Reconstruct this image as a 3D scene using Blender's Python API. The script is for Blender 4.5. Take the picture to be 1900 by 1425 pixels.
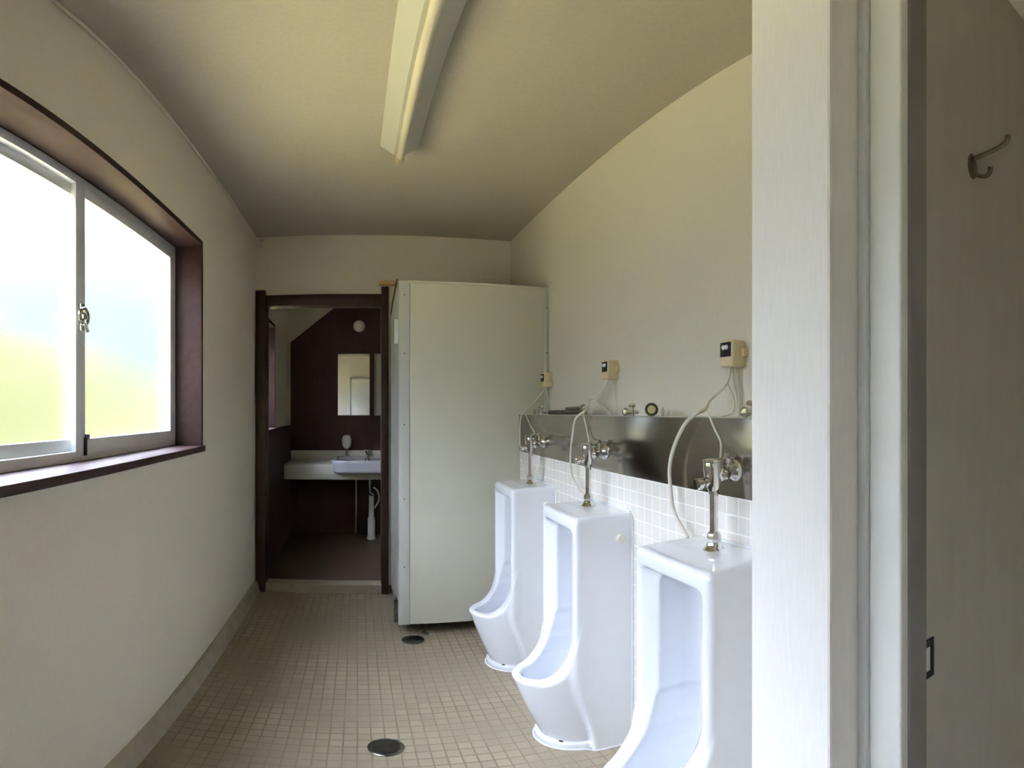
import bpy, bmesh, math, random
import numpy as np
from mathutils import Vector, Matrix

for o in list(bpy.data.objects):
    bpy.data.objects.remove(o)
scene = bpy.context.scene
COL = scene.collection
PI = math.pi

# ------------------------------------------------------------------ camera
# the photograph is a hand-held sweep: straight verticals, curved horizontals
F = 1010.3            # pixels per radian in a 1900 x 1425 frame
EYE = 1.27
cam_data = bpy.data.cameras.new('camera')
cam_data.type = 'PANO'
cam_data.panorama_type = 'EQUIRECTANGULAR'
cam_data.longitude_min = -663.2 / F
cam_data.longitude_max = (1900 - 663.2) / F
cam_data.latitude_max = 763.5 / F
cam_data.latitude_min = -(1425 - 763.5) / F
cam_data.clip_start = 0.01
cam = bpy.data.objects.new('camera', cam_data)
COL.objects.link(cam)
cam.location = (0, 0, EYE)
cam.rotation_euler = (PI / 2, 0, 0)
scene.camera = cam

# ------------------------------------------------------------------ world, sun, exposure
world = bpy.data.worlds.new('sky')
scene.world = world
world.use_nodes = True
wn = world.node_tree
wn.nodes.clear()
w_out = wn.nodes.new('ShaderNodeOutputWorld')
w_bg = wn.nodes.new('ShaderNodeBackground')
w_tc = wn.nodes.new('ShaderNodeTexCoord')
w_sep = wn.nodes.new('ShaderNodeSeparateXYZ')
w_ramp = wn.nodes.new('ShaderNodeValToRGB')
wn.links.new(w_tc.outputs['Generated'], w_sep.inputs[0])
wn.links.new(w_sep.outputs['Z'], w_ramp.inputs[0])
wn.links.new(w_ramp.outputs['Color'], w_bg.inputs['Color'])
wn.links.new(w_bg.outputs[0], w_out.inputs[0])
er = w_ramp.color_ramp.elements
er[0].position = 0.0
er[0].color = (0.0050, 0.0066, 0.0070, 1)
er[1].position = 1.0
er[1].color = (0.74, 0.83, 1.0, 1)
for p, c in ((0.10, (0.0062, 0.0082, 0.0098)), (0.33, (0.0095, 0.0124, 0.0142)), (0.50, (0.26, 0.285, 0.35)), (0.68, (0.70, 0.775, 0.94))):
    e = er.new(p)
    e.color = (*c, 1)
w_bg.inputs['Strength'].default_value = 37.0

sun_data = bpy.data.lights.new('sun', 'SUN')
sun_data.energy = 32.0
sun_data.angle = math.radians(1.0)
sun_data.color = (1.0, 0.93, 0.80)
sun = bpy.data.objects.new('sun', sun_data)
COL.objects.link(sun)
sun.location = (6, 0, 8)
sun.rotation_euler = Vector((-0.75, 0.25, -0.85)).to_track_quat('-Z', 'Y').to_euler()

scene.view_settings.view_transform = 'Standard'
scene.view_settings.look = 'None'
scene.view_settings.gamma = 1
scene.view_settings.use_curve_mapping = False
scene.view_settings.exposure = 1.52
scene.cycles.use_denoising = True
scene.cycles.max_bounces = 14
scene.cycles.diffuse_bounces = 8
scene.cycles.glossy_bounces = 6
scene.cycles.transmission_bounces = 8
scene.cycles.sample_clamp_indirect = 12

# ------------------------------------------------------------------ materials
def mat(name, color=(0.8, 0.8, 0.8), rough=0.5, metal=0.0, spec=0.5, coat=0.0):
    m = bpy.data.materials.new(name)
    m.use_nodes = True
    b = m.node_tree.nodes['Principled BSDF']
    b.inputs['Base Color'].default_value = (*color, 1)
    b.inputs['Roughness'].default_value = rough
    b.inputs['Metallic'].default_value = metal
    b.inputs['Specular IOR Level'].default_value = spec
    b.inputs['Coat Weight'].default_value = coat
    b.inputs['Coat Roughness'].default_value = 0.05
    return m

def bsdf(m):
    return m.node_tree.nodes['Principled BSDF']

def vary(m, c1, c2, scale=(1, 1, 1), nscale=5.0, detail=4.0, bump=0.0, bump_dist=0.001, rough=None):
    """noise between two base colours in object space, with an optional bump"""
    nt = m.node_tree
    tc = nt.nodes.new('ShaderNodeTexCoord')
    mp = nt.nodes.new('ShaderNodeMapping')
    mp.inputs['Scale'].default_value = scale
    nz = nt.nodes.new('ShaderNodeTexNoise')
    nz.inputs['Scale'].default_value = nscale
    nz.inputs['Detail'].default_value = detail
    rp = nt.nodes.new('ShaderNodeValToRGB')
    rp.color_ramp.elements[0].position = 0.3
    rp.color_ramp.elements[1].position = 0.7
    rp.color_ramp.elements[0].color = (*c1, 1)
    rp.color_ramp.elements[1].color = (*c2, 1)
    nt.links.new(tc.outputs['Object'], mp.inputs[0])
    nt.links.new(mp.outputs[0], nz.inputs['Vector'])
    nt.links.new(nz.outputs['Fac'], rp.inputs[0])
    nt.links.new(rp.outputs[0], bsdf(m).inputs['Base Color'])
    if bump:
        bp = nt.nodes.new('ShaderNodeBump')
        bp.inputs['Strength'].default_value = bump
        bp.inputs['Distance'].default_value = bump_dist
        nt.links.new(nz.outputs['Fac'], bp.inputs['Height'])
        nt.links.new(bp.outputs[0], bsdf(m).inputs['Normal'])
    if rough:
        mr = nt.nodes.new('ShaderNodeMapRange')
        mr.inputs['To Min'].default_value = rough[0]
        mr.inputs['To Max'].default_value = rough[1]
        nt.links.new(nz.outputs['Fac'], mr.inputs['Value'])
        nt.links.new(mr.outputs[0], bsdf(m).inputs['Roughness'])
    return m

def tile_mat(name, axes, pitch, c1, c2, grout, mortar, rough, bump=0.6, wear=None, origin=(0, 0)):
    """square mosaic laid in the plane of the two given object axes"""
    m = mat(name, c1, rough)
    nt = m.node_tree
    tc = nt.nodes.new('ShaderNodeTexCoord')
    sp = nt.nodes.new('ShaderNodeSeparateXYZ')
    cb = nt.nodes.new('ShaderNodeCombineXYZ')
    nt.links.new(tc.outputs['Object'], sp.inputs[0])
    for i, a in enumerate(axes):
        ad = nt.nodes.new('ShaderNodeMath')
        ad.operation = 'ADD'
        ad.inputs[1].default_value = 40 * pitch - origin[i]
        nt.links.new(sp.outputs[a], ad.inputs[0])
        nt.links.new(ad.outputs[0], cb.inputs[i])
    bk = nt.nodes.new('ShaderNodeTexBrick')
    bk.offset = 0.0
    bk.inputs['Scale'].default_value = 1.0
    bk.inputs['Brick Width'].default_value = pitch
    bk.inputs['Row Height'].default_value = pitch
    bk.inputs['Mortar Size'].default_value = mortar
    bk.inputs['Mortar Smooth'].default_value = 0.3
    bk.inputs['Color1'].default_value = (*c1, 1)
    bk.inputs['Color2'].default_value = (*c2, 1)
    bk.inputs['Mortar'].default_value = (*grout, 1)
    nt.links.new(cb.outputs[0], bk.inputs['Vector'])
    last = bk.outputs['Color']
    if wear:
        nz = nt.nodes.new('ShaderNodeTexNoise')
        nz.inputs['Scale'].default_value = 2.3
        nz.inputs['Detail'].default_value = 6
        nt.links.new(tc.outputs['Object'], nz.inputs['Vector'])
        rp = nt.nodes.new('ShaderNodeValToRGB')
        rp.color_ramp.elements[0].position = 0.42
        rp.color_ramp.elements[1].position = 0.58
        nt.links.new(nz.outputs['Fac'], rp.inputs[0])
        mx = nt.nodes.new('ShaderNodeMixRGB')
        mx.inputs['Color2'].default_value = (*wear, 1)
        ml = nt.nodes.new('ShaderNodeMath')
        ml.operation = 'MULTIPLY'
        ml.inputs[1].default_value = 0.75
        nt.links.new(rp.outputs[0], ml.inputs[0])
        nt.links.new(ml.outputs[0], mx.inputs['Fac'])
        nt.links.new(last, mx.inputs['Color1'])
        last = mx.outputs[0]
    nt.links.new(last, bsdf(m).inputs['Base Color'])
    bp = nt.nodes.new('ShaderNodeBump')
    bp.invert = True
    bp.inputs['Strength'].default_value = bump
    bp.inputs['Distance'].default_value = 0.002
    nt.links.new(bk.outputs['Fac'], bp.inputs['Height'])
    nt.links.new(bp.outputs[0], bsdf(m).inputs['Normal'])
    return m

M = {}
M['wall'] = vary(mat('wallpaper', rough=0.85, spec=0.2), (0.635, 0.590, 0.495), (0.675, 0.630, 0.53), (30, 30, 3), 12, 3, 0.25, 0.0008)
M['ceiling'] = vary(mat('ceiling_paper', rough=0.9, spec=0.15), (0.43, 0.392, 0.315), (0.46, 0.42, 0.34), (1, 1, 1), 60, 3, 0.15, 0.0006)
M['floor'] = tile_mat('floor_mosaic', ('X', 'Y'), 0.0472, (0.255, 0.208, 0.142), (0.31, 0.255, 0.176), (0.165, 0.128, 0.080), 0.0032, 0.5, 0.6, (0.235, 0.195, 0.132))
M['wall_tile'] = tile_mat('white_wall_tile', ('Y', 'Z'), 0.0470, (0.74, 0.705, 0.645), (0.79, 0.755, 0.69), (0.95, 0.93, 0.88), 0.0028, 0.18, 0.4, None, (0.02, 1.048))
M['concrete'] = vary(mat('skirting_mortar', rough=0.85), (0.27, 0.235, 0.17), (0.35, 0.305, 0.225), nscale=9, bump=0.2)
M['brown_wood'] = vary(mat('brown_window_wood', rough=0.55, spec=0.2), (0.034, 0.018, 0.017), (0.052, 0.028, 0.026), (6, 1, 6), 5, 6, 0.1)
M['door_wood'] = vary(mat('dark_door_wood', rough=0.5, spec=0.35), (0.035, 0.016, 0.011), (0.055, 0.026, 0.018), (8, 8, 1), 5, 6, 0.1)
M['cladding'] = vary(mat('dark_brown_cladding', rough=0.55, spec=0.3), (0.050, 0.020, 0.018), (0.066, 0.027, 0.024), (6, 6, 1), 5, 5, 0.1)
M['alu'] = mat('pale_aluminium', (0.72, 0.74, 0.74), 0.38, 0.25, 0.5)
M['rubber'] = mat('black_rubber', (0.02, 0.02, 0.02), 0.6)
M['ceramic'] = vary(mat('white_ceramic', rough=0.10, spec=0.55, coat=0.6), (0.78, 0.80, 0.84), (0.81, 0.83, 0.86), nscale=3)
M['chrome'] = vary(mat('chrome', (0.72, 0.71, 0.68), 0.1, 1.0), (0.60, 0.59, 0.56), (0.74, 0.73, 0.70), nscale=25, rough=(0.06, 0.16))
M['dark_metal'] = vary(mat('tarnished_metal', rough=0.35, metal=1.0), (0.10, 0.095, 0.08), (0.22, 0.21, 0.19), nscale=40)
M['steel'] = vary(mat('stainless_sheet', (0.46, 0.43, 0.39), 0.18, 1.0), (0.43, 0.40, 0.36), (0.50, 0.47, 0.43), (1, 2, 14), 3, 5, 0.03, 0.001, (0.10, 0.2))
M['panel'] = vary(mat('cubicle_panel', rough=0.4, spec=0.4), (0.565, 0.56, 0.46), (0.595, 0.59, 0.485), nscale=2)
M['panel_edge'] = vary(mat('cubicle_edging', rough=0.4, spec=0.4), (0.47, 0.48, 0.44), (0.52, 0.53, 0.48), nscale=3)
M['beige'] = vary(mat('beige_plastic', rough=0.45), (0.66, 0.55, 0.33), (0.70, 0.59, 0.37), nscale=6)
M['black_gloss'] = mat('black_sensor_window', (0.025, 0.022, 0.03), 0.12)
M['lens'] = mat('white_sensor_lens', (0.85, 0.85, 0.82), 0.15)
M['cable'] = vary(mat('grey_cable', rough=0.5), (0.62, 0.58, 0.48), (0.68, 0.64, 0.54), nscale=20)
M['caulk'] = vary(mat('white_sealant', rough=0.6), (0.72, 0.74, 0.74), (0.80, 0.82, 0.82), nscale=30)
M['cap'] = mat('cream_plastic_cap', (0.76, 0.74, 0.66), 0.4)
M['fixture'] = vary(mat('lamp_housing_enamel', rough=0.45), (0.49, 0.485, 0.42), (0.52, 0.515, 0.45), nscale=3)
M['tube'] = mat('unlit_fluorescent_tube', (0.66, 0.60, 0.46), 0.25)
M['holder'] = mat('yellowed_lamp_holder', (0.42, 0.34, 0.22), 0.5)
M['partition'] = vary(mat('partition_paper', rough=0.8, spec=0.25), (0.84, 0.815, 0.765), (0.88, 0.855, 0.805), (25, 25, 2), 10, 3, 0.25, 0.0008)
M['door_leaf'] = vary(mat('grey_beige_door_leaf', rough=0.55, spec=0.3), (0.46, 0.43, 0.36), (0.50, 0.47, 0.40), (6, 6, 1.5), 4, 4)
M['stop'] = vary(mat('grey_inner_edge', rough=0.5), (0.24, 0.225, 0.21), (0.29, 0.27, 0.25), nscale=6)  # darker grey of the post's inner edge
M['bronze'] = vary(mat('dull_bronze', rough=0.35, metal=0.85), (0.20, 0.17, 0.11), (0.30, 0.27, 0.19), nscale=40)
M['drain'] = vary(mat('dark_drain_metal', rough=0.4, metal=0.6), (0.030, 0.027, 0.020), (0.070, 0.063, 0.046), nscale=30)
M['black'] = mat('black_hollow', (0.01, 0.01, 0.01), 0.7)
M['wood_block'] = vary(mat('bare_timber', rough=0.6), (0.55, 0.36, 0.14), (0.66, 0.46, 0.20), (2, 12, 12), 4)
M['vanity'] = vary(mat('cream_counter', rough=0.35), (0.62, 0.61, 0.52), (0.66, 0.65, 0.56), nscale=4)
M['basin'] = mat('pale_basin', (0.50, 0.51, 0.56), 0.12, coat=0.4)
M['mirror'] = mat('mirror_glass', (0.86, 0.88, 0.87), 0.015, 1.0)
M['lamp_glass'] = mat('dim_lamp_glass', (0.62, 0.58, 0.54), 0.25)
M['white_door'] = vary(mat('white_door_paint', rough=0.45), (0.78, 0.78, 0.72), (0.80, 0.80, 0.74), nscale=2)
M['brown_floor'] = vary(mat('brown_floor_sheet', rough=0.38), (0.075, 0.048, 0.032), (0.105, 0.068, 0.046), (1, 1, 1), 3, 6)
M['olive'] = vary(mat('olive_tin', rough=0.3), (0.05, 0.045, 0.02), (0.09, 0.085, 0.04), nscale=30)
M['cream'] = vary(mat('cream_tin_end', rough=0.5), (0.50, 0.46, 0.24), (0.62, 0.58, 0.33), nscale=60)
M['grass'] = vary(mat('grass', rough=0.9), (0.255, 0.200, 0.06), (0.33, 0.262, 0.08), nscale=2.5)
M['leaves'] = vary(mat('hedge_leaves', rough=0.9, spec=0.0), (0.0150, 0.0165, 0.0074), (0.0210, 0.0228, 0.0105), nscale=4)
M['smudge'] = mat('grey_smudge', (0.45, 0.44, 0.40), 0.8)

# frosted glass: rough refraction with a fine pebbled bump
g = bpy.data.materials.new('frosted_glass')
g.use_nodes = True
gt = g.node_tree
gb = gt.nodes['Principled BSDF']
gb.inputs['Base Color'].default_value = (0.97, 0.985, 1.0, 1)
gb.inputs['Transmission Weight'].default_value = 1.0
gb.inputs['Roughness'].default_value = 0.20
gb.inputs['IOR'].default_value = 1.3
gtc = gt.nodes.new('ShaderNodeTexCoord')
gv = gt.nodes.new('ShaderNodeTexNoise')
gv.inputs['Scale'].default_value = 160
gv.inputs['Detail'].default_value = 2
gbp = gt.nodes.new('ShaderNodeBump')
gbp.inputs['Strength'].default_value = 0.09
gbp.inputs['Distance'].default_value = 0.002
gt.links.new(gtc.outputs['Object'], gv.inputs['Vector'])
gt.links.new(gv.outputs['Fac'], gbp.inputs['Height'])
gt.links.new(gbp.outputs[0], gb.inputs['Normal'])
M['glass'] = g

# ------------------------------------------------------------------ mesh helpers
def new_bm():
    return bmesh.new()

def box(bm, lo, hi, bev=0.0, seg=2):
    c = [(lo[i] + hi[i]) / 2 for i in range(3)]
    s = [abs(hi[i] - lo[i]) for i in range(3)]
    r = bmesh.ops.create_cube(bm, size=1.0, matrix=Matrix.Translation(c) @ Matrix.Diagonal((*s, 1)))
    if bev > 0:
        es = list({e for v in r['verts'] for e in v.link_edges})
        bmesh.ops.bevel(bm, geom=es, offset=min(bev, min(s) * 0.45), segments=seg, affect='EDGES', profile=0.5)
    return bm

def prism(bm, pts, axis, a, b):
    """extrude a 2D polygon along an axis from a to b; pts are the two other coordinates in order"""
    def p3(p, t):
        if axis == 0: return (t, p[0], p[1])
        if axis == 1: return (p[0], t, p[1])
        return (p[0], p[1], t)
    va = [bm.verts.new(p3(p, a)) for p in pts]
    vb = [bm.verts.new(p3(p, b)) for p in pts]
    n = len(pts)
    bm.faces.new(va)
    bm.faces.new(vb)
    for i in range(n):
        bm.faces.new((va[i], va[(i + 1) % n], vb[(i + 1) % n], vb[i]))
    bmesh.ops.recalc_face_normals(bm, faces=bm.faces)
    return bm

def lathe(bm, prof, loc=(0, 0, 0), axis=(0, 0, 1), n=24):
    """revolve (radius, height) pairs about an axis"""
    q = Vector((0, 0, 1)).rotation_difference(Vector(axis).normalized())
    rings = []
    for r, h in prof:
        if r < 1e-6:
            rings.append([bm.verts.new(q @ Vector((0, 0, h)) + Vector(loc))])
        else:
            rings.append([bm.verts.new(q @ Vector((r * math.cos(2 * PI * k / n), r * math.sin(2 * PI * k / n), h)) + Vector(loc)) for k in range(n)])
    for a, b in zip(rings, rings[1:]):
        if len(a) == 1 and len(b) == 1:
            continue
        for k in range(n):
            k2 = (k + 1) % n
            if len(a) == 1: bm.faces.new((a[0], b[k], b[k2]))
            elif len(b) == 1: bm.faces.new((a[k], a[k2], b[0]))
            else: bm.faces.new((a[k], a[k2], b[k2], b[k]))
    for ring in (rings[0], rings[-1]):
        if len(ring) > 2: bm.faces.new(ring)
    bmesh.ops.recalc_face_normals(bm, faces=bm.faces)
    return bm

def smooth_path(pts, per=8):
    P = [Vector(p) for p in pts]
    if len(P) < 3: return P
    out = []
    Q = [2 * P[0] - P[1]] + P + [2 * P[-1] - P[-2]]
    for i in range(1, len(Q) - 2):
        p0, p1, p2, p3 = Q[i - 1:i + 3]
        for k in range(per):
            t = k / per
            out.append(0.5 * ((2 * p1) + (p2 - p0) * t + (2 * p0 - 5 * p1 + 4 * p2 - p3) * t * t + (3 * p1 - p0 - 3 * p2 + p3) * t ** 3))
    out.append(P[-1])
    return out

def tube(bm, pts, r, n=10, smooth=True, r2=None):
    P = smooth_path(pts) if smooth else [Vector(p) for p in pts]
    t0 = (P[1] - P[0]).normalized()
    up = Vector((0, 0, 1)) if abs(t0.z) < 0.9 else Vector((1, 0, 0))
    u = t0.cross(up).normalized()
    rings = []
    for i, p in enumerate(P):
        t = (P[min(i + 1, len(P) - 1)] - P[max(i - 1, 0)]).normalized()
        u = (u - t * u.dot(t)).normalized()
        v = t.cross(u)
        rr = r if r2 is None else r + (r2 - r) * i / (len(P) - 1)
        rings.append([bm.verts.new(p + rr * (math.cos(2 * PI * k / n) * u + math.sin(2 * PI * k / n) * v)) for k in range(n)])
    for a, b in zip(rings, rings[1:]):
        for k in range(n):
            bm.faces.new((a[k], a[(k + 1) % n], b[(k + 1) % n], b[k]))
    bm.faces.new(rings[0]); bm.faces.new(rings[-1])
    bmesh.ops.recalc_face_normals(bm, faces=bm.faces)
    return bm

def mesh_obj(name, me, m, parent=None, smooth=True):
    o = bpy.data.objects.new(name, me)
    COL.objects.link(o)
    if m is not None and not me.materials: me.materials.append(m)
    if parent is not None: o.parent = parent
    return o

def obj(name, bm, m, parent=None, smooth=True, angle=35):
    me = bpy.data.meshes.new(name)
    bm.to_mesh(me)
    bm.free()
    if smooth:
        me.shade_smooth()
        me.set_sharp_from_angle(angle=math.radians(angle))
    return mesh_obj(name, me, m, parent)

def tag(o, label, cat, group=None, kind=None):
    o['label'] = label
    o['category'] = cat
    if group: o['group'] = group
    if kind: o['kind'] = kind
    return o

def thing(name, label, cat, loc=(0, 0, 0), group=None, rot=(0, 0, 0)):
    o = bpy.data.objects.new(name, None)
    o.empty_display_size = 0.1
    COL.objects.link(o)
    o.location = loc
    o.rotation_euler = rot
    return tag(o, label, cat, group)

def struct(name, bm, m, label=None, cat=None, smooth=False):
    o = obj(name, bm, m, None, smooth)
    o['kind'] = 'structure'
    if label: o['label'] = label
    if cat: o['category'] = cat
    return o

def copy_thing(src, loc, label, group=None):
    """a copy of a thing with copies of its parts and sub-parts"""
    def cp(o, parent):
        c = o.copy()
        COL.objects.link(c)
        c.parent = parent
        for ch in list(o.children): cp(ch, c)
        return c
    r = cp(src, None)
    r.location = loc
    r['label'] = label
    if group: r['group'] = group
    return r

def surface_nets(fn, lo, hi, h):
    """mesh of fn(x, y, z) = 0 (numpy, negative inside)"""
    ax = [np.arange(lo[i], hi[i] + h, h) for i in range(3)]
    X, Y, Z = np.meshgrid(*ax, indexing='ij')
    f = fn(X, Y, Z)
    s = f < 0
    nx, ny, nz = f.shape
    corners = [(i, j, k) for i in (0, 1) for j in (0, 1) for k in (0, 1)]
    def sl(a, c): return a[c[0]:nx - 1 + c[0], c[1]:ny - 1 + c[1], c[2]:nz - 1 + c[2]]
    cnt = sum(sl(s, c).astype(np.int8) for c in corners)
    act = (cnt > 0) & (cnt < 8)
    acc = np.zeros(act.shape + (3,)); num = np.zeros(act.shape)
    for a in corners:
        for d in range(3):
            if a[d] == 1: continue
            b = list(a); b[d] = 1
            fa, fb = sl(f, a), sl(f, b)
            cr = (fa < 0) != (fb < 0)
            t = np.where(cr, fa / np.where(cr, fa - fb, 1), 0)
            for q in range(3):
                acc[..., q] += np.where(cr, a[q] + (t if q == d else 0), 0)
            num += cr
    idx = -np.ones(act.shape, int)
    ii = np.argwhere(act)
    idx[act] = np.arange(len(ii))
    V = np.array(lo) + h * (ii + acc[act] / num[act][:, None])
    for _ in range(3):                       # settle the vertices on the surface
        e = 1e-4
        v0 = fn(V[:, 0], V[:, 1], V[:, 2])
        gr = np.stack([(fn(V[:, 0] + e * (q == 0), V[:, 1] + e * (q == 1), V[:, 2] + e * (q == 2)) - v0) / e for q in range(3)], 1)
        st = -(v0 / np.maximum((gr ** 2).sum(1), 0.05))[:, None] * gr
        V = V + np.clip(st, -0.5 * h, 0.5 * h)
    faces = []
    for d in range(3):
        u, w = (d + 1) % 3, (d + 2) % 3
        a = np.moveaxis(s, d, 0)
        ch = np.moveaxis(a[:-1] != a[1:], 0, d)
        for p in np.argwhere(ch):
            if p[u] == 0 or p[w] == 0: continue
            if p[u] >= idx.shape[u] or p[w] >= idx.shape[w]: continue
            q = []
            for du, dw in ((-1, -1), (0, -1), (0, 0), (-1, 0)):
                c = list(p); c[u] += du; c[w] += dw
                q.append(idx[tuple(c)])
            if min(q) < 0: continue
            if not s[tuple(p)]: q.reverse()
            faces.append(q)
    return V, faces

def smin(a, b, k):
    h = np.clip(0.5 + 0.5 * (b - a) / k, 0, 1)
    return b + (a - b) * h - k * h * (1 - h)

def smax(a, b, k):
    return -smin(-a, -b, k)

# ------------------------------------------------------------------ the setting
LX, RX, BY, CZ = -0.694, 1.056, 3.66, 2.5     # left wall, right wall, back wall, ceiling
RY = -1.5                                     # wall behind the viewer
FZ = 0.06                                     # floor level of the washroom beyond the doorway
FY = 5.32                                     # its far wall
WY0, WY1, WZ0, WZ1 = 0.545, 2.349, 1.092, 2.059  # window opening incl. casing

b = new_bm()
box(b, (LX - 0.2, RY - 0.1, -0.15), (2.1, BY, 0))
struct('floor', b, M['floor'], 'beige square mosaic tile floor of the urinal room', 'floor')
b = new_bm()
box(b, (LX - 0.2, BY, -0.15), (2.1, FY + 0.1, FZ))
struct('floor_washroom', b, M['brown_floor'], 'dark brown floor of the washroom beyond the doorway', 'floor')
b = new_bm()
box(b, (-0.63, BY - 0.012, 0), (0.166, BY + 0.10, FZ + 0.006), 0.004)
struct('trim_1', b, M['concrete'], 'pale stone threshold step in the dark doorway', 'threshold')

b = new_bm()
box(b, (LX - 0.2, RY - 0.1, CZ), (2.1, FY + 0.1, CZ + 0.12))
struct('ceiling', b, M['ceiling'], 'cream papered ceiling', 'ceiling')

# left wall, in pieces round its windows, incl. the one added behind the viewer for light
b = new_bm()
T = 0.16
for (y0, y1, z0, z1) in ((RY, -1.30, 0, CZ), (-0.50, WY0, 0, CZ), (-1.30, -0.50, 0, WZ0), (-1.30, -0.50, WZ1, CZ), (WY1, 3.80, 0, CZ), (WY0, WY1, 0, WZ0), (WY0, WY1, WZ1, CZ),
                         (4.50, FY, 0, CZ), (3.80, 4.50, 0, 1.11), (3.80, 4.50, 2.0, CZ)):
    box(b, (LX - T, y0, z0), (LX, y1, z1))
struct('wall_left', b, M['wall'], 'cream papered left wall with the window', 'wall')

b = new_bm()
box(b, (RX, 0.5, 0), (RX + 0.12, FY, CZ))
struct('wall_right', b, M['wall'], 'cream papered right wall above the urinals', 'wall')

DX0, DX1, DZ = -0.640, 0.185, 2.04
b = new_bm()
box(b, (LX, BY, 0), (DX0, BY + 0.1, CZ))
box(b, (DX1, BY, 0), (RX, BY + 0.1, CZ))
box(b, (DX0, BY, DZ), (DX1, BY + 0.1, CZ))
struct('wall_back', b, M['wall'], 'cream back wall round the dark doorway', 'wall')

b = new_bm()
box(b, (LX, FY, 0), (RX, FY + 0.1, CZ))
struct('wall_far', b, M['wall'], 'white far wall of the washroom', 'wall')

b = new_bm()
box(b, (LX - T, RY - 0.12, 0), (2.1, RY, CZ))
struct('wall_front', b, M['wall'], 'cream wall behind the viewer', 'wall')
b = new_bm()
box(b, (1.98, RY, 0), (2.1, 0.55, CZ))
struct('wall_side', b, M['wall'], 'cream side wall behind the open cubicle door', 'wall')

# free-standing end of the wall between the urinals and the cubicle on the right
SX, SY0, SY1 = 0.50, 0.4236, 0.567
b = new_bm()
box(b, (SX, SY0, 0), (1.98, SY1, CZ), 0.004, 2)
struct('wall_divider', b, M['partition'], 'white papered wall end right of the nearest urinal', 'wall')

# pipe ledge: tiled front with the urinals
GX, GZ = 0.887, 1.250
b = new_bm()
box(b, (GX, SY1 - 0.01, 0), (RX, 2.885, GZ - 0.006))
struct('wall_ledge', b, M['wall_tile'], 'white mosaic tiled ledge wall behind the urinals', 'wall')
b = new_bm()
box(b, (GX - 0.004, SY1 - 0.01, GZ - 0.006), (RX, 2.885, GZ + 0.004), 0.002)
struct('trim_2', b, M['panel_edge'], 'pale ledge top along the right wall', 'ledge')

# baseboards
b = new_bm()
prism(b, [(LX, 0), (LX + 0.040, 0), (LX + 0.018, 0.078), (LX + 0.006, 0.085), (LX, 0.085)], 1, RY, BY)
struct('baseboard_left', b, M['concrete'], 'grey mortar skirting along the left wall', 'baseboard')
b = new_bm()
box(b, (LX, RY, CZ - 0.012), (LX + 0.010, BY, CZ), 0.003)
struct('trim_3', b, M['wall'], 'thin cream bead where left wall meets ceiling', 'trim')
# washroom cladding: dark brown boards on the far wall and the lower left wall
b = new_bm()
prism(b, [(-0.652, FZ), (RX, FZ), (RX, 2.31), (-0.20, 2.31), (-0.652, 1.95)], 1, FY - 0.03, FY)
struct('trim_4', b, M['cladding'], 'dark brown clipped-corner cladding on the washroom far wall', 'cladding')
b = new_bm()
box(b, (LX, BY + 0.1, FZ), (LX + 0.042, FY - 0.03, 1.135))
struct('trim_5', b, M['cladding'], 'dark brown wainscot on the washroom left wall', 'cladding')

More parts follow.
